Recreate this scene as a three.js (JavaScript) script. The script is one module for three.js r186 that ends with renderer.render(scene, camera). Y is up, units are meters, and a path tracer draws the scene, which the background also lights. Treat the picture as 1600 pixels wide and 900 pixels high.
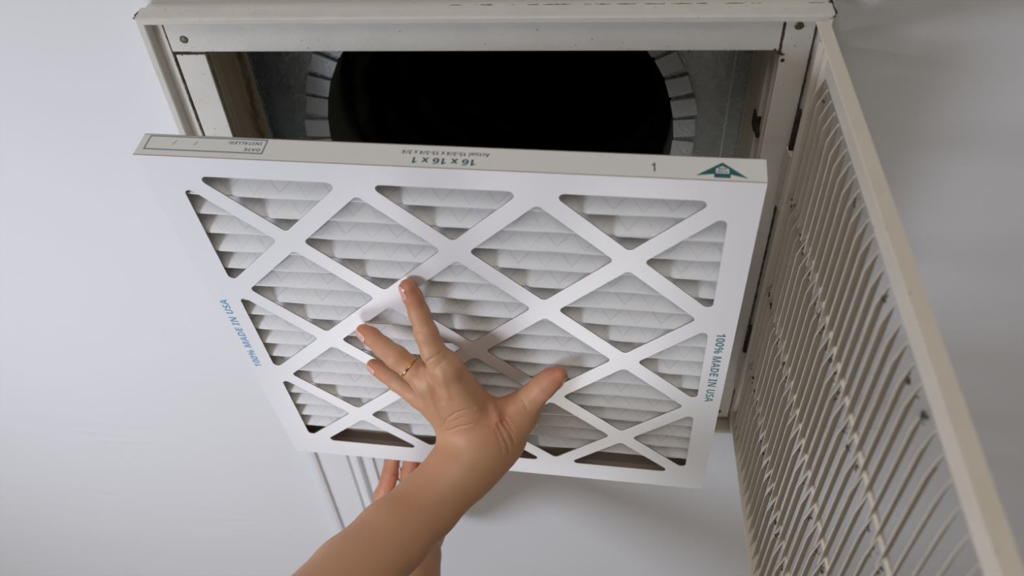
import * as THREE from 'three';
import { mergeGeometries } from 'three/addons/utils/BufferGeometryUtils.js';
import { RoundedBoxGeometry } from 'three/addons/geometries/RoundedBoxGeometry.js';
import { ImprovedNoise } from 'three/addons/math/ImprovedNoise.js';
import { RectAreaLightUniformsLib } from 'three/addons/lights/RectAreaLightUniformsLib.js';

// ---------------------------------------------------------------- camera, light, exposure
const scene = new THREE.Scene();
scene.background = new THREE.Color(0x050505);
const EYE = 1.855, CEIL = 2.4;                       // eye height and ceiling height in metres
const FOCAL = 1360;                                  // focal length in pixels of a 1600 x 900 frame
const camera = new THREE.PerspectiveCamera(36.6169, 16 / 9, 0.02, 30);
const camBasis = new THREE.Matrix4().makeBasis(
  new THREE.Vector3(0.99638841, 0.07164568, -0.04557452),
  new THREE.Vector3(-0.02007585, 0.72027535, 0.69339771),
  new THREE.Vector3(0.08250515, -0.68997849, 0.71911235));
camera.quaternion.setFromRotationMatrix(camBasis);
camera.position.set(0, EYE, 0);
camera.focus = 0.68; camera.userData.fStop = 6.5;
scene.add(camera);

const renderer = new THREE.WebGLRenderer({ antialias: true });
renderer.toneMapping = THREE.LinearToneMapping;
renderer.toneMappingExposure = 1.0;
renderer.shadowMap.enabled = true;

RectAreaLightUniformsLib.init();
// soft daylight through two windows: one in the wall behind the camera, one in the far wall, low and wide
const WINDOWS = [
  { wall: 'back', x: -0.25, y: 1.30, z: 1.3, w: 1.0, h: 1.2, light: 2.2, tint: 0xf6efe2 },
  { wall: 'far', x: -0.46, y: 1.16, z: -2.2, w: 1.04, h: 0.98, light: 2.0, tint: 0xf6efe2 },
];
for (const w of WINDOWS) {
  const l = new THREE.RectAreaLight(w.tint, w.light, w.w, w.h), k = w.wall === 'back' ? -1 : 1;
  l.position.set(w.x, w.y, w.z + 0.02 * k); l.lookAt(w.x, w.y, w.z + k); scene.add(l);
}
// the key light: a square cool white light panel on a stand, low at the left, turned up towards the vent
const LAMP = { pos: new THREE.Vector3(-0.72, 1.56, -0.42), dir: new THREE.Vector3(0.80, 1, -0.90).normalize(), size: 0.26, light: 25 };
{
  const l = new THREE.RectAreaLight(0xe6eeff, LAMP.light, LAMP.size, LAMP.size);
  l.position.copy(LAMP.pos).addScaledVector(LAMP.dir, 0.012); l.lookAt(LAMP.pos.clone().add(LAMP.dir)); scene.add(l);
}

// ---------------------------------------------------------------- helpers
let seed = 12345;
const rnd = () => { seed = (seed * 1664525 + 1013904223) >>> 0; return seed / 4294967296; };
const noise = new ImprovedNoise();
const V = (x, y, z) => new THREE.Vector3(x, y, z);
const R = (x, y, z) => V(x, y + EYE, z);             // a point given relative to eye height
const used = new Map();
function numbered(name) { const k = used.get(name) || 0; used.set(name, k + 1); return k ? `${name}_${String(k).padStart(3, '0')}` : name; }
function tag(o, label, category, group, kind) {
  if (label) o.userData.label = label;
  if (category) o.userData.category = category;
  if (group) o.userData.group = group;
  if (kind) o.userData.kind = kind;
  return o;
}
function thing(name, label, category, pos, group) {
  const g = new THREE.Group(); g.name = numbered(name); g.position.copy(pos); scene.add(g);
  return tag(g, label, category, group);
}
function part(name, geo, mat, parent, label) {
  const m = new THREE.Mesh(geo, mat); m.name = parent === scene ? numbered(name) : name;
  m.castShadow = true; m.receiveShadow = true; parent.add(m);
  if (label) m.userData.label = label;
  return m;
}
function structure(name, geo, mat, pos) { const m = part(name, geo, mat, scene); m.userData.kind = 'structure'; if (pos) m.position.copy(pos); return m; }
// uv in metres, by the direction a face looks
function metreUV(geo, s = 1) {
  const g = geo.index ? geo.toNonIndexed() : geo; g.computeVertexNormals();
  const p = g.attributes.position, n = g.attributes.normal, uv = new Float32Array(p.count * 2);
  for (let i = 0; i < p.count; i++) {
    const ax = Math.abs(n.getX(i)), ay = Math.abs(n.getY(i)), az = Math.abs(n.getZ(i));
    const a = ax > ay && ax > az ? [p.getZ(i), p.getY(i)] : ay > az ? [p.getX(i), p.getZ(i)] : [p.getX(i), p.getY(i)];
    uv[2 * i] = a[0] * s; uv[2 * i + 1] = a[1] * s;
  }
  g.setAttribute('uv', new THREE.BufferAttribute(uv, 2)); return g;
}
const box = (x0, x1, y0, y1, z0, z1) => metreUV(new THREE.BoxGeometry(Math.abs(x1 - x0), Math.abs(y1 - y0), Math.abs(z1 - z0)).translate((x0 + x1) / 2, (y0 + y1) / 2, (z0 + z1) / 2));
function rbox(x0, x1, y0, y1, z0, z1, r = 0.001) { return metreUV(new RoundedBoxGeometry(Math.abs(x1 - x0), Math.abs(y1 - y0), Math.abs(z1 - z0), 2, r).translate((x0 + x1) / 2, (y0 + y1) / 2, (z0 + z1) / 2)); }
// profile points swept straight between two ends (each end may be mitred): pts = [[a, b], ...], map(a, b, end) -> Vector3
function sweep(pts, map, closed = true) {
  const pos = [], n = pts.length, tri = (a, b, c) => pos.push(...a.toArray(), ...b.toArray(), ...c.toArray());
  const A = pts.map(q => map(q[0], q[1], 0)), B = pts.map(q => map(q[0], q[1], 1));
  for (let i = 0; i < (closed ? n : n - 1); i++) { const j = (i + 1) % n; tri(A[i], B[i], B[j]); tri(A[i], B[j], A[j]); }
  if (closed) { const f = THREE.ShapeUtils.triangulateShape(pts.map(q => new THREE.Vector2(q[0], q[1])), []); for (const [a, b, c] of f) { tri(A[a], A[b], A[c]); tri(B[a], B[c], B[b]); } }
  const g = new THREE.BufferGeometry(); g.setAttribute('position', new THREE.Float32BufferAttribute(pos, 3));
  return metreUV(g);
}
// a point seen at pixel (px, py) at a distance d along the viewing axis
const camX = V(0, 0, 0), camY = V(0, 0, 0), camZ = V(0, 0, 0); camBasis.extractBasis(camX, camY, camZ);
const rayDir = (px, py) => V(0, 0, 0).addScaledVector(camX, (px - 800) / FOCAL).addScaledVector(camY, (450 - py) / FOCAL).addScaledVector(camZ, -1);
const at = (px, py, d) => rayDir(px, py).multiplyScalar(d).add(camera.position);

function canvasTexture(w, h, draw, srgb = true) {
  const c = document.createElement('canvas'); c.width = w; c.height = h; draw(c.getContext('2d'), w, h);
  const t = new THREE.CanvasTexture(c); if (srgb) t.colorSpace = THREE.SRGBColorSpace; t.wrapS = t.wrapT = THREE.RepeatWrapping; return t;
}
function dataTexture(n, f, srgb = false) {          // f(u, v) -> [r, g, b] in 0..1, tiles
  const d = new Uint8Array(n * n * 4);
  for (let j = 0; j < n; j++) for (let i = 0; i < n; i++) { const c = f(i / n, j / n); const k = 4 * (j * n + i); for (let q = 0; q < 3; q++) d[k + q] = Math.max(0, Math.min(255, c[q] * 255)); d[k + 3] = 255; }
  const t = new THREE.DataTexture(d, n, n, THREE.RGBAFormat); t.magFilter = THREE.LinearFilter; t.minFilter = THREE.LinearMipmapLinearFilter; t.generateMipmaps = true;
  t.wrapS = t.wrapT = THREE.RepeatWrapping; if (srgb) t.colorSpace = THREE.SRGBColorSpace; t.needsUpdate = true; return t;
}
const rep = (t, r, s = r) => { const c = t.clone(); c.repeat.set(r, s); c.needsUpdate = true; return c; };
// periodic noise: blend of two offset lookups keeps the tile seamless
function pn(u, v, f, z = 0) {
  const s = (a, b) => noise.noise(a * f, b * f, z);
  return (s(u, v) * (1 - u) + s(u - 1, v) * u) * (1 - v) + (s(u, v - 1) * (1 - u) + s(u - 1, v - 1) * u) * v;
}

// ---------------------------------------------------------------- materials
// plaster: fine orange-peel plus short raked trowel ridges
const plasterBump = dataTexture(1024, (u, v) => {
  const warp = pn(u, v, 5, 3) * 0.05;
  let h = 0.5 + 0.09 * pn(u, v, 60, 1) + 0.06 * pn(u, v, 150, 2);
  const k = Math.max(0, pn(u, v, 7, 9) - 0.02) * 2.2;
  const rg = 1 - Math.abs(noise.noise(u * 9, (v + warp) * 46, 5)) * 4;
  if (u > 0.04 && u < 0.96 && v > 0.04 && v < 0.96) h += 0.34 * k * Math.max(0, rg);
  return [h, h, h];
});
const speckColor = (r, g, b, n, dark) => canvasTexture(1024, 1024, (x, w, h) => {
  x.fillStyle = `rgb(${r},${g},${b})`; x.fillRect(0, 0, w, h);
  for (let i = 0; i < 900; i++) { const a = 0.025 * rnd(); x.fillStyle = rnd() < 0.5 ? `rgba(120,100,70,${a})` : `rgba(255,255,250,${a})`; const q = 6 + 46 * rnd(); x.beginPath(); x.ellipse(rnd() * w, rnd() * h, q, q * (0.3 + 0.7 * rnd()), rnd() * 6, 0, 7); x.fill(); }
  for (let i = 0; i < n; i++) { x.fillStyle = `rgba(${dark},${0.3 + 0.5 * rnd()})`; x.beginPath(); x.ellipse(rnd() * w, rnd() * h, 0.6 + 2.2 * rnd() * rnd(), 0.6 + 1.2 * rnd(), rnd() * 3, 0, 7); x.fill(); }
});
const paintFine = dataTexture(256, (u, v) => { const h = 0.5 + 0.3 * pn(u, v, 30, 4) + 0.2 * pn(u, v, 70, 6); return [h, h, h]; });
const M = {};
M.ceiling = new THREE.MeshStandardMaterial({ color: 0xe9e9ea, roughness: 0.92, bumpMap: rep(plasterBump, 1 / 0.9), bumpScale: 0.0018 });
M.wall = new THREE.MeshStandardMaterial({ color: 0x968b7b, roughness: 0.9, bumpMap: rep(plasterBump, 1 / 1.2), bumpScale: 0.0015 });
M.backWall = new THREE.MeshStandardMaterial({ color: 0xf4efe6, roughness: 0.85, bumpMap: rep(plasterBump, 1 / 1.2), bumpScale: 0.0015 });
M.floor = new THREE.MeshStandardMaterial({ color: 0xffffff, roughness: 0.6, map: rep(dataTexture(512, (u, v) => {
  const b = Math.floor(v * 8), t = 0.86 + 0.14 * noise.noise(b * 3.1, 0.5, 0.5); const g = 0.5 + 0.5 * Math.sin((v * 8 + 0.35 * pn(u, v, 4, b)) * 40);
  const e = (v * 8) % 1 < 0.03 ? 0.45 : 1; return [0.46 * t * e + 0.05 * g, 0.37 * t * e + 0.04 * g, 0.27 * t * e + 0.03 * g]; }, true), 0.8) });
M.trimPaint = new THREE.MeshStandardMaterial({ color: 0xffffff, roughness: 0.5, map: rep(speckColor(222, 217, 207, 260, '70,52,34'), 3), bumpMap: rep(paintFine, 12), bumpScale: 0.00025 });
M.grillePaint = new THREE.MeshStandardMaterial({ color: 0xffffff, roughness: 0.5, map: rep(speckColor(226, 216, 200, 420, '66,50,34'), 3), bumpMap: rep(paintFine, 12), bumpScale: 0.0002 });
M.whitePaint = new THREE.MeshStandardMaterial({ color: 0xe8e9ec, roughness: 0.45, bumpMap: rep(paintFine, 8), bumpScale: 0.0003 });
M.grime = new THREE.MeshStandardMaterial({ color: 0x4a3826, roughness: 0.95 });
M.lint = new THREE.MeshStandardMaterial({ color: 0x54473a, roughness: 1 });
M.rust = new THREE.MeshStandardMaterial({ color: 0x3a2c1e, roughness: 0.85, metalness: 0.2 });
M.screw = new THREE.MeshStandardMaterial({ color: 0x6a6452, roughness: 0.5, metalness: 0.7 });
M.stainedWood = new THREE.MeshStandardMaterial({ color: 0xffffff, roughness: 0.75, map: canvasTexture(1024, 256, (x, w, h) => {   // liner board, 0.44 m x 0.11 m
  x.fillStyle = '#dccdb2'; x.fillRect(0, 0, w, h);
  for (let i = 0; i < 160; i++) { x.strokeStyle = `rgba(${80 + 60 * rnd()},${62 + 40 * rnd()},40,${0.05 + 0.1 * rnd()})`; x.lineWidth = 0.6 + 2 * rnd(); let y = rnd() * h; x.beginPath(); x.moveTo(0, y); for (let k = 1; k <= 16; k++) x.lineTo(k * w / 16, y += (rnd() - 0.5) * 5); x.stroke(); }
  // water stains with ragged edges along the upper part
  for (let i = 0; i < 130; i++) { const u = rnd(), yy = h * (0.16 + 0.2 * rnd() + 0.10 * Math.sin(u * 11)); x.fillStyle = `rgba(${62 + 26 * rnd()},${42 + 16 * rnd()},22,${0.16 * rnd() + 0.05})`; x.beginPath(); x.ellipse(u * w, yy, 10 + 34 * rnd(), 6 + 18 * rnd(), rnd(), 0, 7); x.fill(); }
  x.fillStyle = '#d9d2c4'; x.fillRect(0, 0, w, h * 0.07);
  x.fillStyle = 'rgba(20,16,10,.9)'; for (const u of [0.22, 0.62]) { x.beginPath(); x.ellipse(u * w, h * 0.5, 5, 4, 0, 0, 7); x.fill(); }
}) });
M.beigeLiner = new THREE.MeshStandardMaterial({ color: 0xffffff, roughness: 0.6, map: canvasTexture(1024, 256, (x, w, h) => {
  x.fillStyle = '#e4d6bf'; x.fillRect(0, 0, w, h);
  for (let i = 0; i < 120; i++) { x.fillStyle = `rgba(150,120,70,${0.10 * rnd()})`; x.beginPath(); x.ellipse(rnd() * w, rnd() * h, 20 + 40 * rnd(), 4 + 10 * rnd(), 0, 0, 7); x.fill(); }
  for (let i = 0; i < 90; i++) { const u = rnd(); x.fillStyle = `rgba(${110 + 20 * rnd()},${80 + 14 * rnd()},38,${0.2 * rnd()})`; x.beginPath(); x.ellipse(u * w, h * (0.58 + 0.07 * rnd()), 10 + 26 * rnd(), 3 + 7 * rnd(), 0, 0, 7); x.fill(); }
}) });
const zincGrain = dataTexture(512, (u, v) => { const a = 0.5 + 0.35 * pn(u, v, 26, 1) + 0.3 * pn(u, v, 70, 2); return [a, a, a]; });
M.zinc = new THREE.MeshStandardMaterial({ color: 0xbcc4c6, roughness: 0.5, metalness: 0.5, bumpMap: rep(zincGrain, 6), bumpScale: 0.0006, roughnessMap: rep(zincGrain, 5) });
M.zincTab = new THREE.MeshStandardMaterial({ color: 0xd9dfe2, roughness: 0.42, metalness: 0.3, bumpMap: rep(zincGrain, 12), bumpScale: 0.0005 });
M.darkMetal = new THREE.MeshStandardMaterial({ color: 0x8d9389, roughness: 0.6, metalness: 0.3 });
M.blackPlastic = new THREE.MeshStandardMaterial({ color: 0x0c0d0e, roughness: 0.38 });
M.cardBrown = new THREE.MeshStandardMaterial({ color: 0x9a7658, roughness: 0.95 });
M.cardInner = new THREE.MeshStandardMaterial({ color: 0xb3a498, roughness: 0.95 });
M.cardWhite = new THREE.MeshStandardMaterial({ color: 0xf2f2f4, roughness: 0.5 });
M.gold = new THREE.MeshStandardMaterial({ color: 0xe0b25a, roughness: 0.22, metalness: 1 });
M.skin = new THREE.MeshPhysicalMaterial({ color: 0xffffff, vertexColors: true, roughness: 0.52, sheen: 0.15, sheenRoughness: 0.5, sheenColor: new THREE.Color(0xffc0a0) });
M.nail = new THREE.MeshPhysicalMaterial({ color: 0xe9b5a4, roughness: 0.3, clearcoat: 0.3, clearcoatRoughness: 0.3 });
M.lampGlow = new THREE.MeshStandardMaterial({ color: 0xf4f6fa, roughness: 0.6, emissive: 0xe6eeff, emissiveIntensity: 2.0 });
M.lampBlack = new THREE.MeshStandardMaterial({ color: 0x1b1c1e, roughness: 0.5 });
M.glow = new THREE.MeshStandardMaterial({ color: 0xf4f6fa, roughness: 0.6, emissive: 0xe6efff, emissiveIntensity: 1.1 });

// ---------------------------------------------------------------- the room
const RX0 = -1.62, RX1 = 1.8, RZ0 = -2.2, RZ1 = 1.3;
const OP = { x0: -0.2726, x1: 0.1294, z0: -0.3184, z1: -0.7180 };      // the clear opening in the ceiling
{
  const s = new THREE.Shape([new THREE.Vector2(RX0 - 0.15, -RZ1 - 0.15), new THREE.Vector2(RX1 + 0.15, -RZ1 - 0.15), new THREE.Vector2(RX1 + 0.15, -RZ0 + 0.15), new THREE.Vector2(RX0 - 0.15, -RZ0 + 0.15)]);
  const e = 0.012;
  s.holes.push(new THREE.Path([new THREE.Vector2(OP.x0 - e, -OP.z0 - e), new THREE.Vector2(OP.x0 - e, -OP.z1 + e), new THREE.Vector2(OP.x1 + e, -OP.z1 + e), new THREE.Vector2(OP.x1 + e, -OP.z0 - e)]));
  const g = new THREE.ExtrudeGeometry(s, { depth: 0.016, bevelEnabled: false }).rotateX(-Math.PI / 2);   // shape y -> -z
  structure('ceiling', metreUV(g), M.ceiling, V(0, CEIL, 0));
  structure('floor', box(RX0 - 0.15, RX1 + 0.15, -0.1, 0, RZ0 - 0.15, RZ1 + 0.15), M.floor);
  structure('wall_right', box(RX1, RX1 + 0.12, 0, CEIL, RZ0, RZ1), M.wall);
  structure('wall_left', box(RX0 - 0.12, RX0, 0, CEIL, RZ0, RZ1), M.wall);
  WINDOWS.forEach((w, i) => {
    const back = w.wall === 'back', b0 = w.y - w.h / 2, b1 = w.y + w.h / 2, a0 = w.x - w.w / 2, a1 = w.x + w.w / 2, z0 = back ? RZ1 : RZ0, k = back ? 1 : -1;
    const bx = (p, q, r, t, u, v) => box(p, q, r, t, Math.min(z0 + k * u, z0 + k * v), Math.max(z0 + k * u, z0 + k * v));
    structure(back ? 'wall_back' : 'wall_far', mergeGeometries([bx(RX0, RX1, 0, b0, 0, .12), bx(RX0, RX1, b1, CEIL, 0, .12), bx(RX0, a0, b0, b1, 0, .12), bx(a1, RX1, b0, b1, 0, .12)]), back ? M.backWall : M.wall);
    const win = new THREE.Group(); win.name = `window_${i + 1}`; win.userData.kind = 'structure'; win.position.set(w.x, b0, z0); scene.add(win);
    const lb = (...q) => bx(...q).translate(-w.x, -b0, -z0);
    part('window_pane', lb(a0, a1, b0, b1, .004, .012), M.glow, win);
    part('window_frame', mergeGeometries([lb(a0 - .05, a1 + .05, b0 - .05, b0, -.01, .1), lb(a0 - .05, a1 + .05, b1, b1 + .05, -.01, .1), lb(a0 - .05, a0, b0, b1, -.01, .1), lb(a1, a1 + .05, b0, b1, -.01, .1)]), M.whitePaint, win);
  });
}
{
  const L = LAMP, t = thing('light_panel', 'square white light panel on a black tripod stand, below left of the vent', 'lamp', V(L.pos.x, 0, L.pos.z));
  const q = new THREE.Quaternion().setFromUnitVectors(V(0, 1, 0), L.dir), h = L.size / 2;
  const place = m => { m.position.y = L.pos.y; m.quaternion.copy(q); };
  place(part('housing', rbox(-h - .015, h + .015, -.04, -.001, -h - .015, h + .015, .006), M.lampBlack, t));
  place(part('diffuser', box(-h, h, -.001, .004, -h, h), M.lampGlow, t));
  part('pole', new THREE.CylinderGeometry(.011, .013, L.pos.y - .28, 20).translate(0, (L.pos.y - .28) / 2 + .24, 0), M.lampBlack, t);
  for (let k = 0; k < 3; k++) { const a = V(0, .42, 0), b = V(Math.cos(k * 2.09) * .34, .01, Math.sin(k * 2.09) * .34), d = b.clone().sub(a); const g = new THREE.CylinderGeometry(.008, .008, d.length(), 12); g.applyQuaternion(new THREE.Quaternion().setFromUnitVectors(V(0, 1, 0), d.normalize())); g.translate((a.x + b.x) / 2, (a.y + b.y) / 2, (a.z + b.z) / 2); part('leg', g, M.lampBlack, t); }
}

// ---------------------------------------------------------------- ceiling access panel behind the vent: casing strips and flat panel
{
  const t = thing('access_panel', 'pale flat ceiling access panel with a white moulded casing strip, beyond the filter', 'hatch', V(0.034, CEIL, -0.79));
  const z0 = 0, z1 = -1.0;                                      // local z
  part('panel', box(-0.272 , 0.273, -0.003, 0, z0 + 0.02, z1), M.ceiling, t);
  const prof = [[0, 0], [0, .013], [.003, .0165], [.008, .0175], [.0115, .016], [.013, .0125], [.016, .0118], [.036, .0098], [.044, .0095], [.0465, .0068], [.0505, .0068], [.0525, .0092], [.056, .0095], [.0585, .0075], [.060, .004], [.0655, .003], [.0665, .0065], [.0725, .0065], [.0745, .003], [.0745, 0]];
  part('casing', sweep(prof, (a, b, e) => V(-0.346 + a, -b, e ? z1 : z0)), M.whitePaint, t);
}

// ---------------------------------------------------------------- vent frame
const vent = thing('return_vent', 'square off-white painted metal return vent surround set in the ceiling, specked with rust', 'vent', V(-0.0765, CEIL, -0.5205));
{
  const c = vent.position, L = (x, d, z) => V(x - c.x, -d, z - c.z);     // d = drop below the ceiling
  const XO0 = -0.3095, XO1 = 0.1566, ZO0 = -0.2868, ZO1 = -0.7536;      // outer outline
  // rim profile: [distance inwards from the outline, drop]
  const rim = [[0.0016, 0], [0.0016, .0070], [0.0002, .0078], [0, .0085], [0, .0205], [.0006, .0222], [.0016, .0228], [.0052, .0222], [.0060, .0212], [.0068, 0.0100], [.0056, 0]];
  part('rim', sweep(rim, (a, d, e) => L(e ? XO1 - a : XO0 + a, d, ZO0 - a)), M.trimPaint, vent);
  part('rim', sweep(rim, (a, d, e) => L(e ? XO0 + a : XO1 - a, d, ZO1 + a)), M.trimPaint, vent);
  part('rim', sweep(rim, (a, d, e) => L(XO0 + a, d, e ? ZO0 - a : ZO1 + a)), M.trimPaint, vent);
  part('rim', sweep(rim, (a, d, e) => L(XO1 - a, d, e ? ZO1 + a : ZO0 - a)), M.trimPaint, vent);
  // flat flanges, four plates meeting at open seams
  const FD = 0.0126, xi0 = -0.2955, xi1 = 0.1484, zi0 = -0.2945, zi1 = -0.7390;
  const plate = (x0, x1, z0, z1, d0 = FD - 0.0028, d1 = FD) => { const g = rbox(x0, x1, -d1, -d0, z0, z1, 0.0008); g.translate(-c.x, 0, -c.z); return g; };
  part('flange', plate(xi0, 0.1272, zi0, OP.z0, FD - .0022, FD + .0008), M.trimPaint, vent);
  part('flange', plate(0.1288, xi1, zi0, zi1), M.trimPaint, vent);
  part('flange', plate(xi0 + 0.0010, OP.x0, OP.z0 - 0.0026, OP.z1), M.trimPaint, vent);
  part('flange', plate(xi0, 0.1288, OP.z1, zi1), M.trimPaint, vent);
  part('ledge', plate(XO0 + .0064, xi0 - .0009, ZO0 - .006, ZO1 + .006, .0095, .0128), M.trimPaint, vent);
  // screws in the flange corners
  const screw = mergeGeometries([new THREE.SphereGeometry(0.0034, 20, 8, 0, 7, 0, 1.2).scale(1, 0.55, 1).rotateX(Math.PI).translate(0, 0.0008, 0), box(-0.0028, 0.0028, -0.0012, -0.0006, -0.0005, 0.0005)].map(g => g.index ? g.toNonIndexed() : g));
  for (const [x, z, d] of [[-0.2838, -0.3085, FD + .0008], [0.1375, -0.3005, FD], [-0.2838, -0.729, FD], [0.1375, -0.729, FD]]) { const s = part('screw', screw, M.screw, vent, 'dull slotted screw head'); s.position.copy(L(x, d, z)); s.rotation.y = x; }
  // rusty slot with peeled rust at the left, a latch once sat there
  const sl = part('latch_slot', rbox(-0.0042, 0.0042, -0.0016, 0.0016, -0.026, 0.026, 0.001), M.rust, vent, 'dark rusty latch slot'); sl.position.copy(L(-0.2966, FD, -0.432));
  // grime: ragged deposits along the seams and edges
  const bits = [];
  // a seam of dirt: a ragged, broken ribbon of thin plates lying on the paint, with a few crumbs
  const seam = (x0, d0, z0, x1, d1, z1, n, w, fill = 0.75) => {
    const alongX = Math.abs(x1 - x0) > Math.abs(z1 - z0), len = Math.hypot(x1 - x0, d1 - d0, z1 - z0); n = Math.max(n, Math.round(len / 0.0016)); const s0 = rnd() * 50;
    for (let i = 0; i < n; i++) { const t = (i + .5) / n, k = noise.noise(s0 + i * .21, 3.3, 1) + .35 * noise.noise(s0 + i * .9, 7, 2) + (fill - .5); if (k < 0) continue;
      const ww = w * (.25 + 1.1 * Math.min(1, k * 1.6)), g = new THREE.IcosahedronGeometry(1, 0); g.rotateY(rnd() * 3); const l = len / n * .95; g.scale(alongX ? l : ww * .5, .00025 + .2 * ww, alongX ? ww * .5 : l);
      const v = L(x0 + (x1 - x0) * t, d0 + (d1 - d0) * t, z0 + (z1 - z0) * t); g.translate(v.x + (alongX ? 0 : (rnd() - .5) * w * .5), v.y, v.z + (alongX ? (rnd() - .5) * w * .5 : 0)); bits.push(g); }
    for (let i = 0; i < n / 6; i++) { const t = rnd(), g = new THREE.IcosahedronGeometry(w * (.15 + .35 * rnd()), 0); g.scale(1, .5, 1); const v = L(x0 + (x1 - x0) * t, d0 + (d1 - d0) * t, z0 + (z1 - z0) * t); g.translate(v.x + (rnd() - .5) * w * 3, v.y + .0002, v.z + (rnd() - .5) * w * 3); bits.push(g); }
  };
  const GD = FD + .0003;
  seam(xi0, GD, OP.z0 - .0014, OP.x0, GD, OP.z0 - .0014, 34, .0013, .9);
  seam(xi0 - .0003, GD, zi0, xi0 - .0003, GD, -0.45, 60, .0010, .75);
  seam(0.1280, GD, zi0, 0.1280, GD, OP.z0, 20, .0012, 1);
  seam(0.1268, GD + .0008, OP.z0 - .0005, 0.1292, GD, OP.z0 - .0032, 8, .0034, 1.2);
  seam(-0.05, GD + .0008, zi0 - .0006, xi1, GD, zi0 - .0006, 46, .0009, .5);
  seam(xi1 + .0003, GD, zi0, xi1 + .0003, GD, -0.70, 90, .0011, .9);
  seam(-0.2966, FD + .0016, -0.41, -0.2966, FD + .0016, -0.458, 30, .0042, .8);
  seam(-0.3048, .0226, -0.425, -0.3044, .0224, -0.445, 20, .0022, .45);
  seam(XO1 - .0004, .0226, ZO0 - .001, XO1 - .0062, .0215, ZO0 - .0062, 14, .0013, 1);
  seam(XO1 - .0002, .004, ZO0 + .0002, XO1 - .0002, .022, ZO0 + .0002, 14, .0013, 1);
  seam(XO0 + .0002, .014, ZO0 + .0002, XO0 + .0002, .023, ZO0 - .0006, 14, .0013, .9);
  seam(-0.1, .0074, ZO0 - .0002, XO1, .0074, ZO0 - .0002, 60, .0006, .5);
  tag(part('grime', mergeGeometries(bits), M.grime, vent, 'brown rust and dirt along the seams'), null, null, null, 'stuff');
}

// ---------------------------------------------------------------- liner boards and sheet metal duct above the opening
{
  const H1 = 0.058;                                           // liner height above the ceiling
  const linerUV = (g, z0, z1) => { const p = g.attributes.position, uv = g.attributes.uv; for (let i = 0; i < p.count; i++) uv.setXY(i, (p.getZ(i) - z1) / (z0 - z1), p.getY(i) / H1); return g; };
  const t = thing('opening_liner', 'stained wooden boards lining the inside edge of the ceiling opening', 'liner', V(-0.073, CEIL, -0.5245));
  const b = (x0, x1, z0, z1, y0 = -0.0098, y1 = H1) => { const g = box(x0, x1, y0, y1, z0, z1); g.translate(0.073, 0, 0.5245); return g; };
  part('board', linerUV(b(OP.x0 - 0.011, OP.x0 - 0.001, OP.z0 + 0.011, OP.z1 - 0.011), OP.z0 + 0.5245, OP.z1 + 0.5245), M.stainedWood, t, 'brown water stained board on the left');
  part('board', linerUV(b(OP.x1 + 0.003, OP.x1 + 0.011, OP.z0 + 0.011, OP.z1 - 0.011, -.0098, .0925), OP.z0 + 0.5245, OP.z1 + 0.5245), M.beigeLiner, t, 'beige board on the right');
  part('board', linerUV(b(OP.x0, OP.x1 + .003, OP.z0 + 0.001, OP.z0 + 0.011), 0.1, -0.1), M.beigeLiner, t);
  part('board', linerUV(b(OP.x0, OP.x1 + .003, OP.z1 - 0.011, OP.z1 - 0.001), 0.1, -0.1), M.beigeLiner, t);
  // ledge strips on the right board, the gap between them holds yellowed sealant
  part('strip', b(OP.x1 - 0.0005, OP.x1 + 0.003, OP.z0, OP.z1, -0.002, 0.006), M.grillePaint, t);
  part('strip', b(OP.x1 - 0.0015, OP.x1 + 0.003, OP.z0, OP.z1, 0.0150, 0.030), M.grillePaint, t);
  const clip = part('clip', mergeGeometries([rbox(-0.003, 0.003, -0.006, 0.006, -0.007, 0.007, .001), rbox(-0.003, 0.001, -0.018, -0.004, -0.004, 0.002, .001)]), M.rust, t, 'small rusty clip'); clip.position.set(OP.x1 + 0.073, 0.020, -0.398 + 0.5245);
}
const duct = thing('duct_box', 'grey galvanized sheet metal duct box with a round tabbed collar, above the vent opening', 'duct', V(-0.073, CEIL + 0.0615, -0.5245));
const HOLE = { x: -0.079, z: -0.470, r: 0.1555, y: 0.095 };                  // hole in the top plate, y above the ceiling
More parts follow.
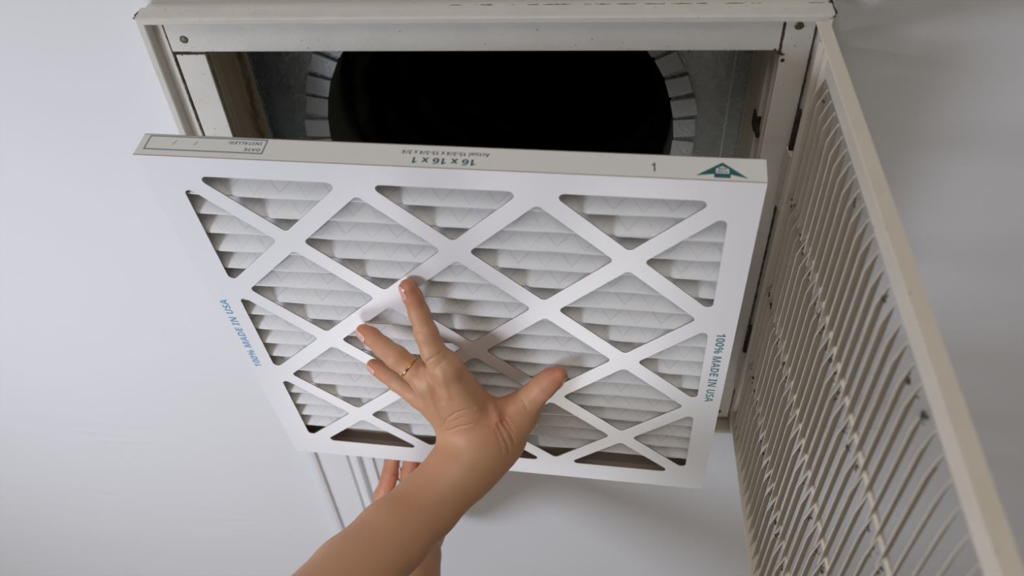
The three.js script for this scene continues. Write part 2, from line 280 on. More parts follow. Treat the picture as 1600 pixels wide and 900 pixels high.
{
  const c = duct.position, Y0 = 0, Y1 = HOLE.y - 0.0615, X0 = -0.294, X1 = 0.146, Z0 = -0.298, Z1 = -0.790;
  const g = (x0, x1, y0, y1, z0, z1) => box(x0, x1, y0, y1, z0, z1).translate(-c.x, 0, -c.z);
  part('side_sheet', g(X0 - .002, X0, Y0, Y1, Z0, Z1), M.zinc, duct); part('side_sheet', g(X1, X1 + .002, Y0, Y1, Z0, Z1), M.zinc, duct);
  part('side_sheet', g(X0, X1, Y0, Y1, Z0, Z0 + .002), M.zinc, duct); part('side_sheet', g(X0, X1, Y0, Y1, Z1 - .002, Z1), M.zinc, duct);
  part('lip', mergeGeometries([g(X0 - .002, OP.x0 - .001, -.002, 0, Z0, Z1), g(OP.x1 + .0115, X1 + .002, -.002, 0, Z0, Z1), g(X0, X1, -.002, 0, Z0, OP.z0), g(X0, X1, -.002, 0, OP.z1, Z1)]), M.zinc, duct);
  part('seam', g(OP.x1 - .0105, OP.x1 - .0090, Y1 - .0010, Y1, Z0, Z1), M.zincTab, duct, 'bright folded seam'); part('seam', g(-.262, -.259, Y1 - .001, Y1, Z0, Z1), M.zinc, duct);
  const s = new THREE.Shape([new THREE.Vector2(X0, -Z0), new THREE.Vector2(X1, -Z0), new THREE.Vector2(X1, -Z1), new THREE.Vector2(X0, -Z1)]);
  const hole = new THREE.Path(); hole.absarc(HOLE.x, -HOLE.z, HOLE.r, 0, Math.PI * 2, true); s.holes.push(hole);
  part('top_sheet', metreUV(new THREE.ExtrudeGeometry(s, { depth: 0.002, bevelEnabled: false, curveSegments: 64 }).rotateX(-Math.PI / 2)).translate(-c.x, Y1, -c.z), M.zinc, duct);
  const col = part('collar', new THREE.CylinderGeometry(HOLE.r, HOLE.r, 0.10, 96, 1, true).translate(HOLE.x - c.x, Y1 + 0.05, HOLE.z - c.z), M.darkMetal, duct, 'dull grey-green round collar'); M.darkMetal.side = THREE.DoubleSide;
  // tabs of the collar folded flat against the top sheet
  const n = 46, w = 2 * Math.PI * HOLE.r / n;
  const tabGeos = [0, 1, 2].map(k => { const q = rbox(-0.001, 0.0185 + 0.001 * k, -0.0022 - 0.0008 * k, -0.0006, -w * (0.42 - 0.02 * k), w * 0.42, 0.0007); return q; });
  for (let i = 0; i < n; i++) { const a = (i + 0.5) / n * Math.PI * 2; const tb = part('collar_tab', tabGeos[i % 3], M.zincTab, col); tb.position.set(HOLE.x - c.x + Math.cos(a) * HOLE.r, Y1, HOLE.z - c.z - Math.sin(a) * HOLE.r); tb.rotation.set(0, a + (rnd() - .5) * .08, 0); tb.rotateZ(-0.03 - 0.16 * rnd() * rnd()); }
}
{
  // black ribbed hose that leaves the collar upwards and bends away
  const t = thing('flexible_duct', 'black crinkled plastic flexible duct hose rising inside the round collar', 'hose', V(HOLE.x, CEIL + HOLE.y + 0.035, HOLE.z));
  const curve = new THREE.CatmullRomCurve3([V(0.004, 0, 0), V(0.012, 0.12, -0.005), V(0.06, 0.28, -0.02), V(0.2, 0.42, -0.05), V(0.42, 0.5, -0.08)]);
  const g = new THREE.TubeGeometry(curve, 150, 1, 90, false), p = g.attributes.position, f = curve.computeFrenetFrames(150, false), q = V(0, 0, 0);
  for (let i = 0; i <= 150; i++) { const c = curve.getPointAt(i / 150); for (let j = 0; j <= 90; j++) { const k = i * 91 + j; q.fromBufferAttribute(p, k).sub(c).normalize(); const a = (j % 90) / 90 * Math.PI * 2;
    const r = 0.1425 + 0.006 * Math.cos(i / 150 * Math.PI * 2 * 13) + 0.006 * noise.noise(Math.cos(a) * 5, Math.sin(a) * 5, i * 0.13) + 0.003 * noise.noise(Math.cos(a) * 14, Math.sin(a) * 14, i * 0.4);
    p.setXYZ(k, c.x + q.x * r, c.y + q.y * r, c.z + q.z * r); } }
  g.computeVertexNormals(); M.blackPlastic.side = THREE.DoubleSide;
  part('hose', g, M.blackPlastic, t);
  part('end_cap', new THREE.CircleGeometry(0.155, 40).rotateY(-Math.PI / 2).translate(0.42, 0.5, -0.08), M.blackPlastic, t);
}

// ---------------------------------------------------------------- the grille, swung open and hanging from the right edge of the frame
{
  const X = 0.149, PITCH = 0.01213, Y0 = 0.3314, TOP = 0.5195, BOT = 0.090, zN = -0.3132, zF = -0.687;
  const t = thing('vent_grille', 'beige stamped metal louvred return grille, swung open and hanging on the right of the frame', 'grille', R(X, BOT, -0.508));
  const G = (x, y, z) => V(x - X, y - BOT, z + 0.508);
  // folded sheet: a flat stile with an upstanding lip along its outer edge, [z inwards from the outer edge, x offset]
  const stile = (w, lip) => [[0, 0.0012], [0, -lip], [0.0004, -lip - 0.0004], [0.0012, -lip], [0.0014, -0.0006], [0.0024, 0], [w - 0.0012, 0], [w, 0.0010], [w, 0.0026], [w - 0.0008, 0.0026], [w - 0.0014, 0.0012]];
  part('stile', sweep(stile(0.0277, 0.0070), (a, b, e) => G(X + b, e ? BOT : TOP - 0.0085, -0.2855 - a)), M.grillePaint, t);
  part('stile', sweep(stile(0.0140, 0.0055), (a, b, e) => G(X + b, e ? TOP - 0.0085 : BOT, -0.7000 + a)), M.grillePaint, t);
  // hinge rail at the top and the rail at the bottom: folded sheet with two fold ridges
  const rail = [[0, 0.0030], [0, 0.0000], [0.0010, -0.0012], [0.0090, -0.0012], [0.0102, -0.0034], [0.0122, -0.0034], [0.0134, -0.0004], [0.0215, -0.0002], [0.0228, -0.0022], [0.0240, -0.0022], [0.0252, 0.0004], [0.0290, 0.0006], [0.0290, 0.0020], [0.0040, 0.0020], [0.0030, 0.0030]];
  part('rail', sweep(rail, (a, b, e) => G(X + b, TOP - a, e ? -0.2975 : -0.694)), M.grillePaint, t);
  part('rail', sweep(rail, (a, b, e) => G(X + b, BOT + a, e ? -0.694 : -0.2975)), M.grillePaint, t);
  // upright bars between the louvre columns
  const zb = [-0.4047, -0.5003, -0.5954];
  for (const z of zb) part('bar', rbox(X - 0.0004, X + 0.0012, BOT + 0.027, TOP - 0.027, z - 0.0028, z + 0.0028, 0.0004).translate(-X, -BOT, 0.508), M.grillePaint, t);
  // one louvre: hooked at its near end, cut straight at the far end; free edge stands out to the left and down
  const P = 0.0064, D = 0.0062, T = 0.0005;
  function louvre(len) {
    const st = [[0, 0.0], [0.0004, 0.04], [0.0080, 0.97], [0.0086, 1], [len, 1], [len + 0.0018, 1]], pos = [];
    const ring = st.map(([s, k], i) => { const q = -s, a = i === 5 ? 0.55 : 0; return [V(-P * k * a, -D * k * a, q), V(-P * k, -D * k, q), V(-P * k + T * .4, -D * k - T, q), V(T * .4 - P * k * a, -T - D * k * a - .0004, q)]; });
    const tri = (a, b, c) => pos.push(...a.toArray(), ...b.toArray(), ...c.toArray());
    for (let i = 0; i < 5; i++) for (let j = 0; j < 4; j++) { const k = (j + 1) % 4; tri(ring[i][j], ring[i][k], ring[i + 1][k]); tri(ring[i][j], ring[i + 1][k], ring[i + 1][j]); }
    for (const [e, f] of [[ring[0], 1], [ring[5], 0]]) f ? (tri(e[0], e[2], e[1]), tri(e[0], e[3], e[2])) : (tri(e[0], e[1], e[2]), tri(e[0], e[2], e[3]));
    const g = new THREE.BufferGeometry(); g.setAttribute('position', new THREE.Float32BufferAttribute(pos, 3)); return metreUV(g);
  }
  const cols = [[zN - 0.0005, zb[0] + 0.0026], [zb[0] - 0.0026, zb[1] + 0.0026], [zb[1] - 0.0026, zb[2] + 0.0026], [zb[2] - 0.0026, zF]];
  const lint = [];
  cols.forEach(([a, b], ci) => {
    const g = louvre(a - b - 0.001);
    for (let k = 13; k >= -17; k--) {
      const y = Y0 + 0.0015 + k * PITCH; if (y > TOP - 0.026 || y < BOT + 0.032) continue;
      const s = part('slat', g, M.grillePaint, t); s.position.copy(G(X, y, a)); s.rotation.z = (rnd() - 0.5) * 0.05;
      // lint caught where the louvre leaves the bar
      const amount = ci === 0 ? 0.3 : 0.75;
      if (rnd() < amount) { const n = 2 + Math.floor(rnd() * 5); for (let i = 0; i < n; i++) { const q = new THREE.IcosahedronGeometry(0.0004 + 0.0012 * rnd() * rnd() , 0); q.scale(0.8, 0.6 + 1.4 * rnd(), 0.8 + 1.6 * rnd()); q.rotateX(rnd() * 3); const u = rnd(); q.translate(...G(X - 0.0008 - 0.003 * rnd() , y - 0.0035 - 0.004 * rnd(), a - 0.001 - 0.007 * u).toArray()); lint.push(q); } }
    }
  });
  tag(part('lint', mergeGeometries(lint), M.lint, t, 'dark tufts of lint caught between the louvres'), null, null, null, 'stuff');
  // hinges on the top edge
  for (const z of [-0.385, -0.612]) { const h = part('hinge', mergeGeometries([rbox(-0.0045, 0.0008, -0.003, 0.0008, -0.030, 0.006, .0006), rbox(-0.0035, 0.0002, -0.009, -0.002, 0.004, 0.0275, .0006), new THREE.CylinderGeometry(0.0016, 0.0016, 0.052, 12).rotateX(Math.PI / 2).translate(-0.001, 0.0012, 0).toNonIndexed()]), M.rust, t, 'dark rusty hinge'); h.position.copy(G(X + 0.0002, TOP + 0.001, z));
    const lf = part('hinge_leaf', rbox(-0.0052, -0.0018, -0.0095, 0.0035, -0.058, -0.006, .0008), M.grillePaint, t); lf.position.copy(G(X + 0.0002, TOP + 0.001, z)); lf.rotation.z = 0.12; }
}

// ---------------------------------------------------------------- the filter
const F = { pos: R(-0.08973213, 0.43751535, -0.53091595), S: 0.4, T: 0.0205 };
const fBasis = new THREE.Matrix4().makeBasis(V(0.99704554, -0.07530101, 0.01516428), V(-0.02205944, -0.09159829, 0.99555167), V(-0.07357703, -0.99294487, -0.09298877));
const fu = V(0, 0, 0), fv = V(0, 0, 0), fn = V(0, 0, 0); fBasis.extractBasis(fu, fv, fn);
// a point over the filter: seen at a pixel, standing `off` metres in front of the filter's face
function onFilter(px, py, off) { const d = rayDir(px, py), c = F.pos.clone().addScaledVector(fn, off).sub(camera.position); return d.multiplyScalar(c.dot(fn) / d.dot(fn)).add(camera.position); }
const filter = thing('air_filter', 'square pleated white air filter in a printed cardboard frame, pushed up by the hand', 'air filter', F.pos);
filter.quaternion.setFromRotationMatrix(fBasis);
{
  const H = F.S / 2, T = F.T;
  // windows of the die-cut grid: a lattice of struts at 45 degrees
  const NX = 0.0038, NY = 0.0044, A = 0.1184, half = 0.0098, bx0 = -0.1765, bx1 = 0.1812, by0 = -0.1712, by1 = 0.1830;
  function rounded(poly, r) {
    const p = new THREE.Path(), n = poly.length;
    for (let i = 0; i < n; i++) {
      const a = poly[(i + n - 1) % n], b = poly[i], c = poly[(i + 1) % n];
      const l1 = Math.hypot(a[0] - b[0], a[1] - b[1]), l2 = Math.hypot(c[0] - b[0], c[1] - b[1]);
      const d1 = [(a[0] - b[0]) / l1, (a[1] - b[1]) / l1], d2 = [(c[0] - b[0]) / l2, (c[1] - b[1]) / l2];
      const ang = Math.acos(Math.max(-1, Math.min(1, d1[0] * d2[0] + d1[1] * d2[1]))), k = Math.min(r / Math.tan(ang / 2), l1 * 0.45, l2 * 0.45);
      const s = [b[0] + d1[0] * k, b[1] + d1[1] * k], e = [b[0] + d2[0] * k, b[1] + d2[1] * k];
      const rr = k * Math.tan(ang / 2), m = [d1[0] + d2[0], d1[1] + d2[1]], ml = Math.hypot(...m), h = rr / Math.sin(ang / 2), o = [b[0] + m[0] / ml * h, b[1] + m[1] / ml * h];
      if (i === 0) p.moveTo(...s); else p.lineTo(...s);
      const a0 = Math.atan2(s[1] - o[1], s[0] - o[0]); let da = Math.atan2(e[1] - o[1], e[0] - o[0]) - a0; while (da > Math.PI) da -= 2 * Math.PI; while (da < -Math.PI) da += 2 * Math.PI;
      for (let q = 1; q <= 7; q++) p.lineTo(o[0] + rr * Math.cos(a0 + da * q / 7), o[1] + rr * Math.sin(a0 + da * q / 7));
    }
    p.closePath(); return p;
  }
  const holes = () => {
    const list = [], h = A / 2 - half;
    for (let i = -3; i <= 3; i++) for (let j = -3; j <= 3; j++) {
      if ((i + j) % 2 === 0) continue;                             // cell centres sit between the crossings
      const cx = NX + i * A / 2, cy = NY + j * A / 2;
      let q = [[cx + h, cy], [cx, cy + h], [cx - h, cy], [cx, cy - h]];
      if (Math.abs(i) === 3 && Math.abs(j) === 3) continue;
      const s = (t, e) => Math.abs(e - t);
      if (i === -3) { const t = cx + h, k = s(t, bx0); q = [[t, cy], [bx0, cy + k], [bx0, cy - k]]; }
      if (i === 3) { const t = cx - h, k = s(t, bx1); q = [[t, cy], [bx1, cy - k], [bx1, cy + k]]; }
      if (j === -3) { const t = cy + h, k = s(t, by0); q = [[cx, t], [cx - k, by0], [cx + k, by0]]; }
      if (j === 3) { const t = cy - h, k = s(t, by1); q = [[cx, t], [cx + k, by1], [cx - k, by1]]; }
      if (q.length >= 3) list.push(rounded(q, 0.0038));
    }
    return list;
  };
  const faceTex = canvasTexture(2048, 2048, (x, w) => {
    x.fillStyle = '#f3f3f5'; x.fillRect(0, 0, w, w); const m = w / 0.4;
    for (let i = 0; i < 70; i++) { x.fillStyle = `rgba(110,112,120,${0.05 + 0.2 * rnd()})`; x.beginPath(); x.ellipse(rnd() * w, rnd() * w, 1 + 4 * rnd() * rnd(), 1 + 1.5 * rnd(), rnd() * 3, 0, 7); x.fill(); }
    x.textBaseline = 'middle';
    const text = (u, v0, v1, rot, col) => { x.save(); x.translate((u + 0.2) * m, (0.2 - v0) * m); x.rotate(rot); x.fillStyle = col; x.font = 'bold 100px sans-serif'; const L = Math.abs(v1 - v0) * m, k = x.measureText('100% MADE IN USA').width; x.scale(L / k, 0.00865 * m / 100); x.fillText('100% MADE IN USA', 0, 0); x.restore(); };
    text(0.1905, 0.0490, -0.0448, Math.PI / 2, '#1d6a78');
    text(-0.1915, -0.0472, 0.0482, -Math.PI / 2, '#5e9cc4');
  });
  const white = new THREE.MeshPhysicalMaterial({ color: 0xffffff, roughness: 0.36, ior: 1.65, clearcoat: 1, clearcoatRoughness: 0.25, map: faceTex });
  const sheet = (z0, d) => { const s = new THREE.Shape([new THREE.Vector2(-H, -H), new THREE.Vector2(H, -H), new THREE.Vector2(H, H), new THREE.Vector2(-H, H)]); s.holes.push(...holes());
    const g = new THREE.ExtrudeGeometry(s, { depth: d, bevelEnabled: false, curveSegments: 8 }); g.translate(0, 0, z0);
    const p = g.attributes.position, uv = g.attributes.uv; for (let i = 0; i < p.count; i++) uv.setXY(i, (p.getX(i) + H) / (2 * H), (p.getY(i) + H) / (2 * H)); return g; };
  part('front_grid', sheet(-0.0007, 0.0007), [white, M.cardBrown], filter, 'white die-cut diamond grid, printed in blue green');
  part('back_grid', sheet(-T, 0.0007), [M.cardWhite, M.cardBrown], filter);
  // the near edge carries print; its own texture runs right to left, upside down
  const edgeTex = canvasTexture(2048, 104, (x, w, h) => {
    const m = w / 0.4, mv = h / T; x.fillStyle = '#efeeea'; x.fillRect(0, 0, w, h);
    const P = (u, z) => [(0.2 - u) * m, -z * mv];
    const teal = '#17606a', grey = '#4d6468';
    x.strokeStyle = grey; x.lineWidth = 4.5; const [ax, ay] = P(-0.1136, -0.0062), [bx, by] = P(-0.1948, -0.0187); x.strokeRect(ax, ay, bx - ax, by - ay);
    x.textBaseline = 'middle';
    const text = (s, u0, u1, z, hh, font, col) => { const [a, b] = P(u0, z), [c] = P(u1, z); x.save(); x.translate(a, b); x.fillStyle = col; x.font = font; const k = x.measureText(s).width; x.scale((c - a) / k, hh * mv / 72); x.fillText(s, 0, 4); x.restore(); };
    text('DATE', -0.1155, -0.1268, -0.0092, 0.0026, 'bold 100px sans-serif', '#42555a');
    text('INSTALLED:', -0.1160, -0.1396, -0.0150, 0.0028, 'bold 100px sans-serif', '#42555a');
    x.strokeStyle = '#5c6a6c'; x.lineWidth = 2.4; for (const u of [-0.1608, -0.1755]) { const [a, b] = P(u - 0.0012, -0.0112), [c, d] = P(u + 0.0004, -0.0152); x.beginPath(); x.moveTo(a, b); x.lineTo(c, d); x.stroke(); }
    text('16 x 16 x 1', 0.0262, -0.0156, -0.0062, 0.0052, 'bold 100px sans-serif', '#1f5058');
    text('Actual 15-3/4 x 15-3/4 x 3/4', 0.0333, -0.0226, -0.0133, 0.0034, 'bold 100px sans-serif', '#4a5a5c');
    x.strokeStyle = '#4e565a'; x.lineWidth = 5; { const [a, b] = P(0.1347, -0.0058), [c, d] = P(0.1343, -0.0125), [e, f] = P(0.1330, -0.0122); x.beginPath(); x.moveTo(a, b); x.lineTo(c, d); x.lineTo(e, f - 6); x.stroke(); }
    const poly = (q, col) => { x.fillStyle = col; x.beginPath(); q.forEach(([u, z], i) => { const [a, b] = P(u, z); i ? x.lineTo(a, b) : x.moveTo(a, b); }); x.closePath(); x.fill(); };
    poly([[0.1744, -0.0158], [0.1892, -0.0030], [0.1790, -0.0058], [0.1790, -0.0028], [0.1695, -0.0028], [0.1695, -0.0058], [0.1590, -0.0040]], '#0f5f60');
    poly([[0.1744, -0.0128], [0.1783, -0.0104], [0.1783, -0.0064], [0.1705, -0.0064], [0.1705, -0.0104]], '#e6e5e0');
    text('AIR', 0.1771, 0.1717, -0.0104, 0.0015, 'bold 100px sans-serif', '#2c4c50'); text('FLOW', 0.1774, 0.1714, -0.0080, 0.0015, 'bold 100px sans-serif', '#2c4c50');
  });
  const printed = new THREE.MeshStandardMaterial({ color: 0xffffff, roughness: 0.55, map: edgeTex });
  {
    const z0 = -T, z1 = -0.0007, y = H, th = 0.0012, pos = [], uv = [], q = (a, b, c, d, U) => { for (const i of [0, 1, 2, 0, 2, 3]) { pos.push(...[a, b, c, d][i]); uv.push(...U[i]); } };
    const u0 = [0, 1 + z0 / T], t1 = 1 + z1 / T;
    q([H, y, z0], [-H, y, z0], [-H, y, z1], [H, y, z1], [[0, 0], [1, 0], [1, t1], [0, t1]]);
    const w = [[.45, .02], [.46, .02], [.46, .03], [.45, .03]];
    q([-H, y - th, z0], [H, y - th, z0], [H, y - th, z1], [-H, y - th, z1], w);
    q([H, y - th, z0], [H, y, z0], [H, y, z1], [H, y - th, z1], w); q([-H, y, z0], [-H, y - th, z0], [-H, y - th, z1], [-H, y, z1], w);
    q([-H, y - th, z0], [-H, y, z0], [H, y, z0], [H, y - th, z0], w); q([-H, y, z1], [-H, y - th, z1], [H, y - th, z1], [H, y, z1], w);
    const g = new THREE.BufferGeometry(); g.setAttribute('position', new THREE.Float32BufferAttribute(pos, 3)); g.setAttribute('uv', new THREE.Float32BufferAttribute(uv, 2)); g.computeVertexNormals();
    part('edge_panel', g, printed, filter, 'narrow edge printed with size and date box');
  }
  part('edge_panel', box(-H, H, -H, -H + 0.0012, -T, -0.0007), M.cardWhite, filter);
  part('edge_panel', box(-H, -H + 0.0012, -H + 0.0012, H - 0.0012, -T, -0.0007), M.cardWhite, filter);
  part('edge_panel', box(H - 0.0012, H, -H + 0.0012, H - 0.0012, -T, -0.0007), M.cardWhite, filter);
  // bare brown-grey board inside the edges
  part('inner_lining', mergeGeometries([box(-H + .0014, H - .0014, -H + .0014, -H + .003, -T + .001, -.0009), box(-H + .0014, -H + .003, -H + .003, H - .003, -T + .001, -.0009), box(H - .003, H - .0014, -H + .003, H - .003, -T + .001, -.0009), box(-H + .0014, H - .0014, H - .003, H - .0014, -T + .001, -.0009)]), M.cardInner, filter);
  part('back_flap', box(-H + .003, H - .003, -H + .003, -.1555, -.0194, -.0184), M.cardInner, filter);
  // pleated sheet: zigzag across, tips just behind the grid, wavy tips, wire mesh embossed in it
  const NP = 17, pitch = 0.0195, v0 = -0.1485, NU = 420, rows = [[0, -.42, 1], [0, -.34, .92], [0, -.2, .5], [0, -.09, .12], [0, -.035, .01]];
  for (let i = 0; i < NP; i++) for (const [s, w] of [[0, 0.0], [0.03, 0.0], [0.055, 0.018], [0.09, 0.07], [0.15, .16], [0.25, .36], [0.36, .60], [0.46, .81], [0.54, .95], [0.60, 1], [0.67, .93], [0.76, .72], [0.86, .40], [0.94, .11], [0.97, .01]]) rows.push([i, s, w]);
  rows.push([NP, 0, 0], [NP, .2, .3], [NP, .55, 1]);
  const pos = [], uv = [], idx = [];
  rows.forEach(([i, s, w]) => {
    for (let k = 0; k <= NU; k++) {
      const u = -0.1945 + 0.389 * k / NU;
      const n1 = noise.noise(u * 22, i * 5.3, 1.7), n2 = noise.noise(u * 60, i * 3.1, 7.7), tip = 1 - w;
      const wav = 0.0011 * noise.noise(u * 14, (i % NP) * 9.1, 3.3) + 0.0005 * n2, dep = 0.0005 * n1;
      let vv = v0 + (i + s) * pitch + wav * tip + 0.0005 * noise.noise(u * 30, i * 7.7, 11), z = -0.0026 - 0.0145 * w + (dep - 0.0006 * Math.abs(n2)) * tip;
      pos.push(u, vv, z); uv.push(u / 0.037, (i + s) * 0.5);
    }
  });
  for (let r = 0; r < rows.length - 1; r++) for (let k = 0; k < NU; k++) { const a = r * (NU + 1) + k; idx.push(a, a + 1, a + NU + 2, a, a + NU + 2, a + NU + 1); }
  const g = new THREE.BufferGeometry(); g.setAttribute('position', new THREE.Float32BufferAttribute(pos, 3)); g.setAttribute('uv', new THREE.Float32BufferAttribute(uv, 2)); g.setIndex(idx); g.computeVertexNormals();
  const felt = dataTexture(512, (a, b) => { const h = 0.5 + 0.28 * pn(a, b, 40, 2) + 0.3 * pn(a, b, 130, 5); return [h, h, h]; });
  // the wire mesh bonded behind the cloth shows through as thin grey zigzags, with a few fibres
  const cloth = canvasTexture(1024, 512, (x, w, h) => {
    x.fillStyle = '#e6e5e3'; x.fillRect(0, 0, w, h);
    for (let i = 0; i < 500; i++) { x.strokeStyle = rnd() < .5 ? `rgba(120,112,104,${.05 + .1 * rnd()})` : `rgba(255,255,255,${.1 + .2 * rnd()})`; x.lineWidth = 1; const a = rnd() * w, b = rnd() * h, c = rnd() * 6; x.beginPath(); x.moveTo(a, b); x.lineTo(a + 22 * Math.cos(c), b + 9 * Math.sin(c)); x.stroke(); }
    x.strokeStyle = 'rgba(122,118,116,.10)'; x.lineWidth = 8; x.lineJoin = 'round';
    for (const o of [-w, 0, w]) for (let r = 0; r < 2; r++) { const y0 = h * (1 - r * .5), d = h * .16, k = r ? .25 : 0; x.beginPath(); for (let q = -1; q <= 5; q++) { const px = o + (q * .25 + k) * w, py = y0 - h * .06 - (q & 1 ? d : 0) + (rnd() - .5) * 26; q < 0 ? x.moveTo(px, py) : x.lineTo(px, py); } x.stroke(); }
  });
  part('pleated_media', g, new THREE.MeshStandardMaterial({ color: 0xffffff, map: rep(cloth, 1), roughness: 0.95, side: THREE.DoubleSide, bumpMap: rep(felt, 1, 1), bumpScale: 0.00025 }), filter, 'soft white pleated filter fabric');
}

// ---------------------------------------------------------------- the person: two bare arms, left hand flat under the filter, right hand on its far edge
const smin = (a, b, k) => { const h = Math.max(k - Math.abs(a - b), 0) / k; return Math.min(a, b) - h * h * k * 0.25; };
function capsule(p, c) { // c = [ax, ay, az, bx-ax, ..., 1/len2, ra, rb]
  const x = p[0] - c[0], y = p[1] - c[1], z = p[2] - c[2]; let t = (x * c[3] + y * c[4] + z * c[5]) * c[6]; t = t < 0 ? 0 : t > 1 ? 1 : t;
  const dx = x - t * c[3], dy = y - t * c[4], dz = z - t * c[5]; return Math.sqrt(dx * dx + dy * dy + dz * dz) - (c[7] + (c[8] - c[7]) * t);
}
const cap = (a, b, ra, rb) => { const d = b.clone().sub(a); return [a.x, a.y, a.z, d.x, d.y, d.z, 1 / Math.max(1e-9, d.lengthSq()), ra, rb]; };
const chain = js => js.slice(1).map((j, i) => cap(js[i][0], j[0], js[i][1], j[1]));
function makeField(groups, joinK) {              // groups: [{caps, k}], joined by joinK
  return p => { let d = 1e9; for (const g of groups) { let e = 1e9; for (const c of g.caps) e = smin(e, capsule(p, c), g.k); d = smin(d, e, g.join ?? joinK); } return d; };
}
// surface nets over a box grid, skipping blocks that lie far from the surface
function surfaceNets(field, lo, hi, cell, detail) {
  const n = [0, 1, 2].map(i => Math.ceil((hi[i] - lo[i]) / cell / 8) * 8 + 1), [nx, ny, nz] = n, D = new Float32Array(nx * ny * nz).fill(1), p = [0, 0, 0];
  const full = q => field(q) + detail(q);
  for (let k = 0; k < nz; k += 8) for (let j = 0; j < ny; j += 8) for (let i = 0; i < nx; i += 8) {
    p[0] = lo[0] + (i + 3.5) * cell; p[1] = lo[1] + (j + 3.5) * cell; p[2] = lo[2] + (k + 3.5) * cell; const d = field(p), far = Math.abs(d) > cell * 8.5 + 0.006;
    for (let c = k; c < Math.min(k + 8, nz); c++) for (let b = j; b < Math.min(j + 8, ny); b++) for (let a = i; a < Math.min(i + 8, nx); a++) { if (far) { D[(c * ny + b) * nx + a] = d; continue; } p[0] = lo[0] + a * cell; p[1] = lo[1] + b * cell; p[2] = lo[2] + c * cell; D[(c * ny + b) * nx + a] = full(p); }
  }
  const vid = new Int32Array(nx * ny * nz).fill(-1), pos = [], idx = [], I = (a, b, c) => (c * ny + b) * nx + a;
  for (let c = 0; c < nz - 1; c++) for (let b = 0; b < ny - 1; b++) for (let a = 0; a < nx - 1; a++) {
    let m = 0; const v = []; for (let q = 0; q < 8; q++) { const d = D[I(a + (q & 1), b + (q >> 1 & 1), c + (q >> 2))]; v.push(d); if (d < 0) m |= 1 << q; }
    if (m === 0 || m === 255) continue;
    let sx = 0, sy = 0, sz = 0, cnt = 0;
    for (let q = 0; q < 8; q++) for (const bit of [1, 2, 4]) if (!(q & bit)) { const r = q | bit; if ((v[q] < 0) !== (v[r] < 0)) { const t = v[q] / (v[q] - v[r]); sx += (q & 1) + (bit === 1 ? t : 0); sy += (q >> 1 & 1) + (bit === 2 ? t : 0); sz += (q >> 2) + (bit === 4 ? t : 0); cnt++; } }
    vid[I(a, b, c)] = pos.length / 3; pos.push(lo[0] + (a + sx / cnt) * cell, lo[1] + (b + sy / cnt) * cell, lo[2] + (c + sz / cnt) * cell);
  }
  const quad = (a, b, c, d, f) => { if (a < 0 || b < 0 || c < 0 || d < 0) return; f ? idx.push(a, b, c, a, c, d) : idx.push(a, c, b, a, d, c); };
  for (let c = 1; c < nz - 1; c++) for (let b = 1; b < ny - 1; b++) for (let a = 1; a < nx - 1; a++) {
    const s = D[I(a, b, c)] < 0;
    if (s !== D[I(a + 1, b, c)] < 0) quad(vid[I(a, b - 1, c - 1)], vid[I(a, b, c - 1)], vid[I(a, b, c)], vid[I(a, b - 1, c)], s);
    if (s !== D[I(a, b + 1, c)] < 0) quad(vid[I(a - 1, b, c - 1)], vid[I(a - 1, b, c)], vid[I(a, b, c)], vid[I(a, b, c - 1)], s);
    if (s !== D[I(a, b, c + 1)] < 0) quad(vid[I(a - 1, b - 1, c)], vid[I(a, b - 1, c)], vid[I(a, b, c)], vid[I(a - 1, b, c)], s);
  }
  const nor = new Float32Array(pos.length), e = 0.0007;
  for (let i = 0; i < pos.length; i += 3) { const q = pos.slice(i, i + 3), g = [0, 1, 2].map(k => { const s = q[k]; q[k] = s + e; const u = full(q); q[k] = s - e; const w = full(q); q[k] = s; return u - w; }), l = Math.hypot(...g) || 1; nor[i] = g[0] / l; nor[i + 1] = g[1] / l; nor[i + 2] = g[2] / l; }
  const geo = new THREE.BufferGeometry(); geo.setAttribute('position', new THREE.Float32BufferAttribute(pos, 3)); geo.setAttribute('normal', new THREE.BufferAttribute(nor, 3)); geo.setIndex(idx); return geo;
}
const J = (px, py, off, r) => [onFilter(px, py, off), r];
const C = (px, py, d, r) => [at(px, py, d), r];

// left hand
const LH = {
  index: [J(696, 574, .0330, .0116), J(677, 550, .0290, .0092), J(666, 521, .0215, .0086), J(655, 490, .0130, .0076), J(645, 464, .0086, .0069), J(637, 449, .0074, .0062)],
  middle: [J(668, 596, .0350, .0112), J(645, 578, .0310, .0090), J(619, 558, .0255, .0088), J(598, 542, .0170, .0077), J(580, 526, .0100, .0070), J(568, 518, .0076, .0060)],
  ring: [J(668, 622, .0310, .0104), J(645, 612, .0270, .0086), J(622, 596, .0200, .0082), J(603, 583, .0125, .0072), J(592, 576, .0090, .0064), J(583, 571, .0074, .0055)],
  little: [J(681, 642, .0245, .0092), J(655, 624, .0200, .0076), J(632, 606, .0140, .0070), J(619, 596, .0090, .0062), J(612, 592, .0072, .0054)],
  thumb: [J(786, 682, .0360, .0170), J(812, 646, .0260, .0128), J(832, 620, .0190, .0104), J(849, 603, .0145, .0098), J(862, 592, .0112, .0086), J(874, 585, .0094, .0062)],
};
const wristL = at(752, 682, .712);
const palmL = [cap(LH.index[0][0], at(750, 658, .700), .0122, .0190), cap(LH.middle[0][0], at(736, 664, .706), .0116, .0190), cap(LH.ring[0][0], at(724, 668, .714), .0108, .0170), cap(LH.little[0][0], at(718, 674, .722), .0096, .0160), cap(at(772, 652, .690), at(758, 672, .700), .0100, .018), cap(at(705, 600, .668), at(745, 660, .708), .008, .016)];
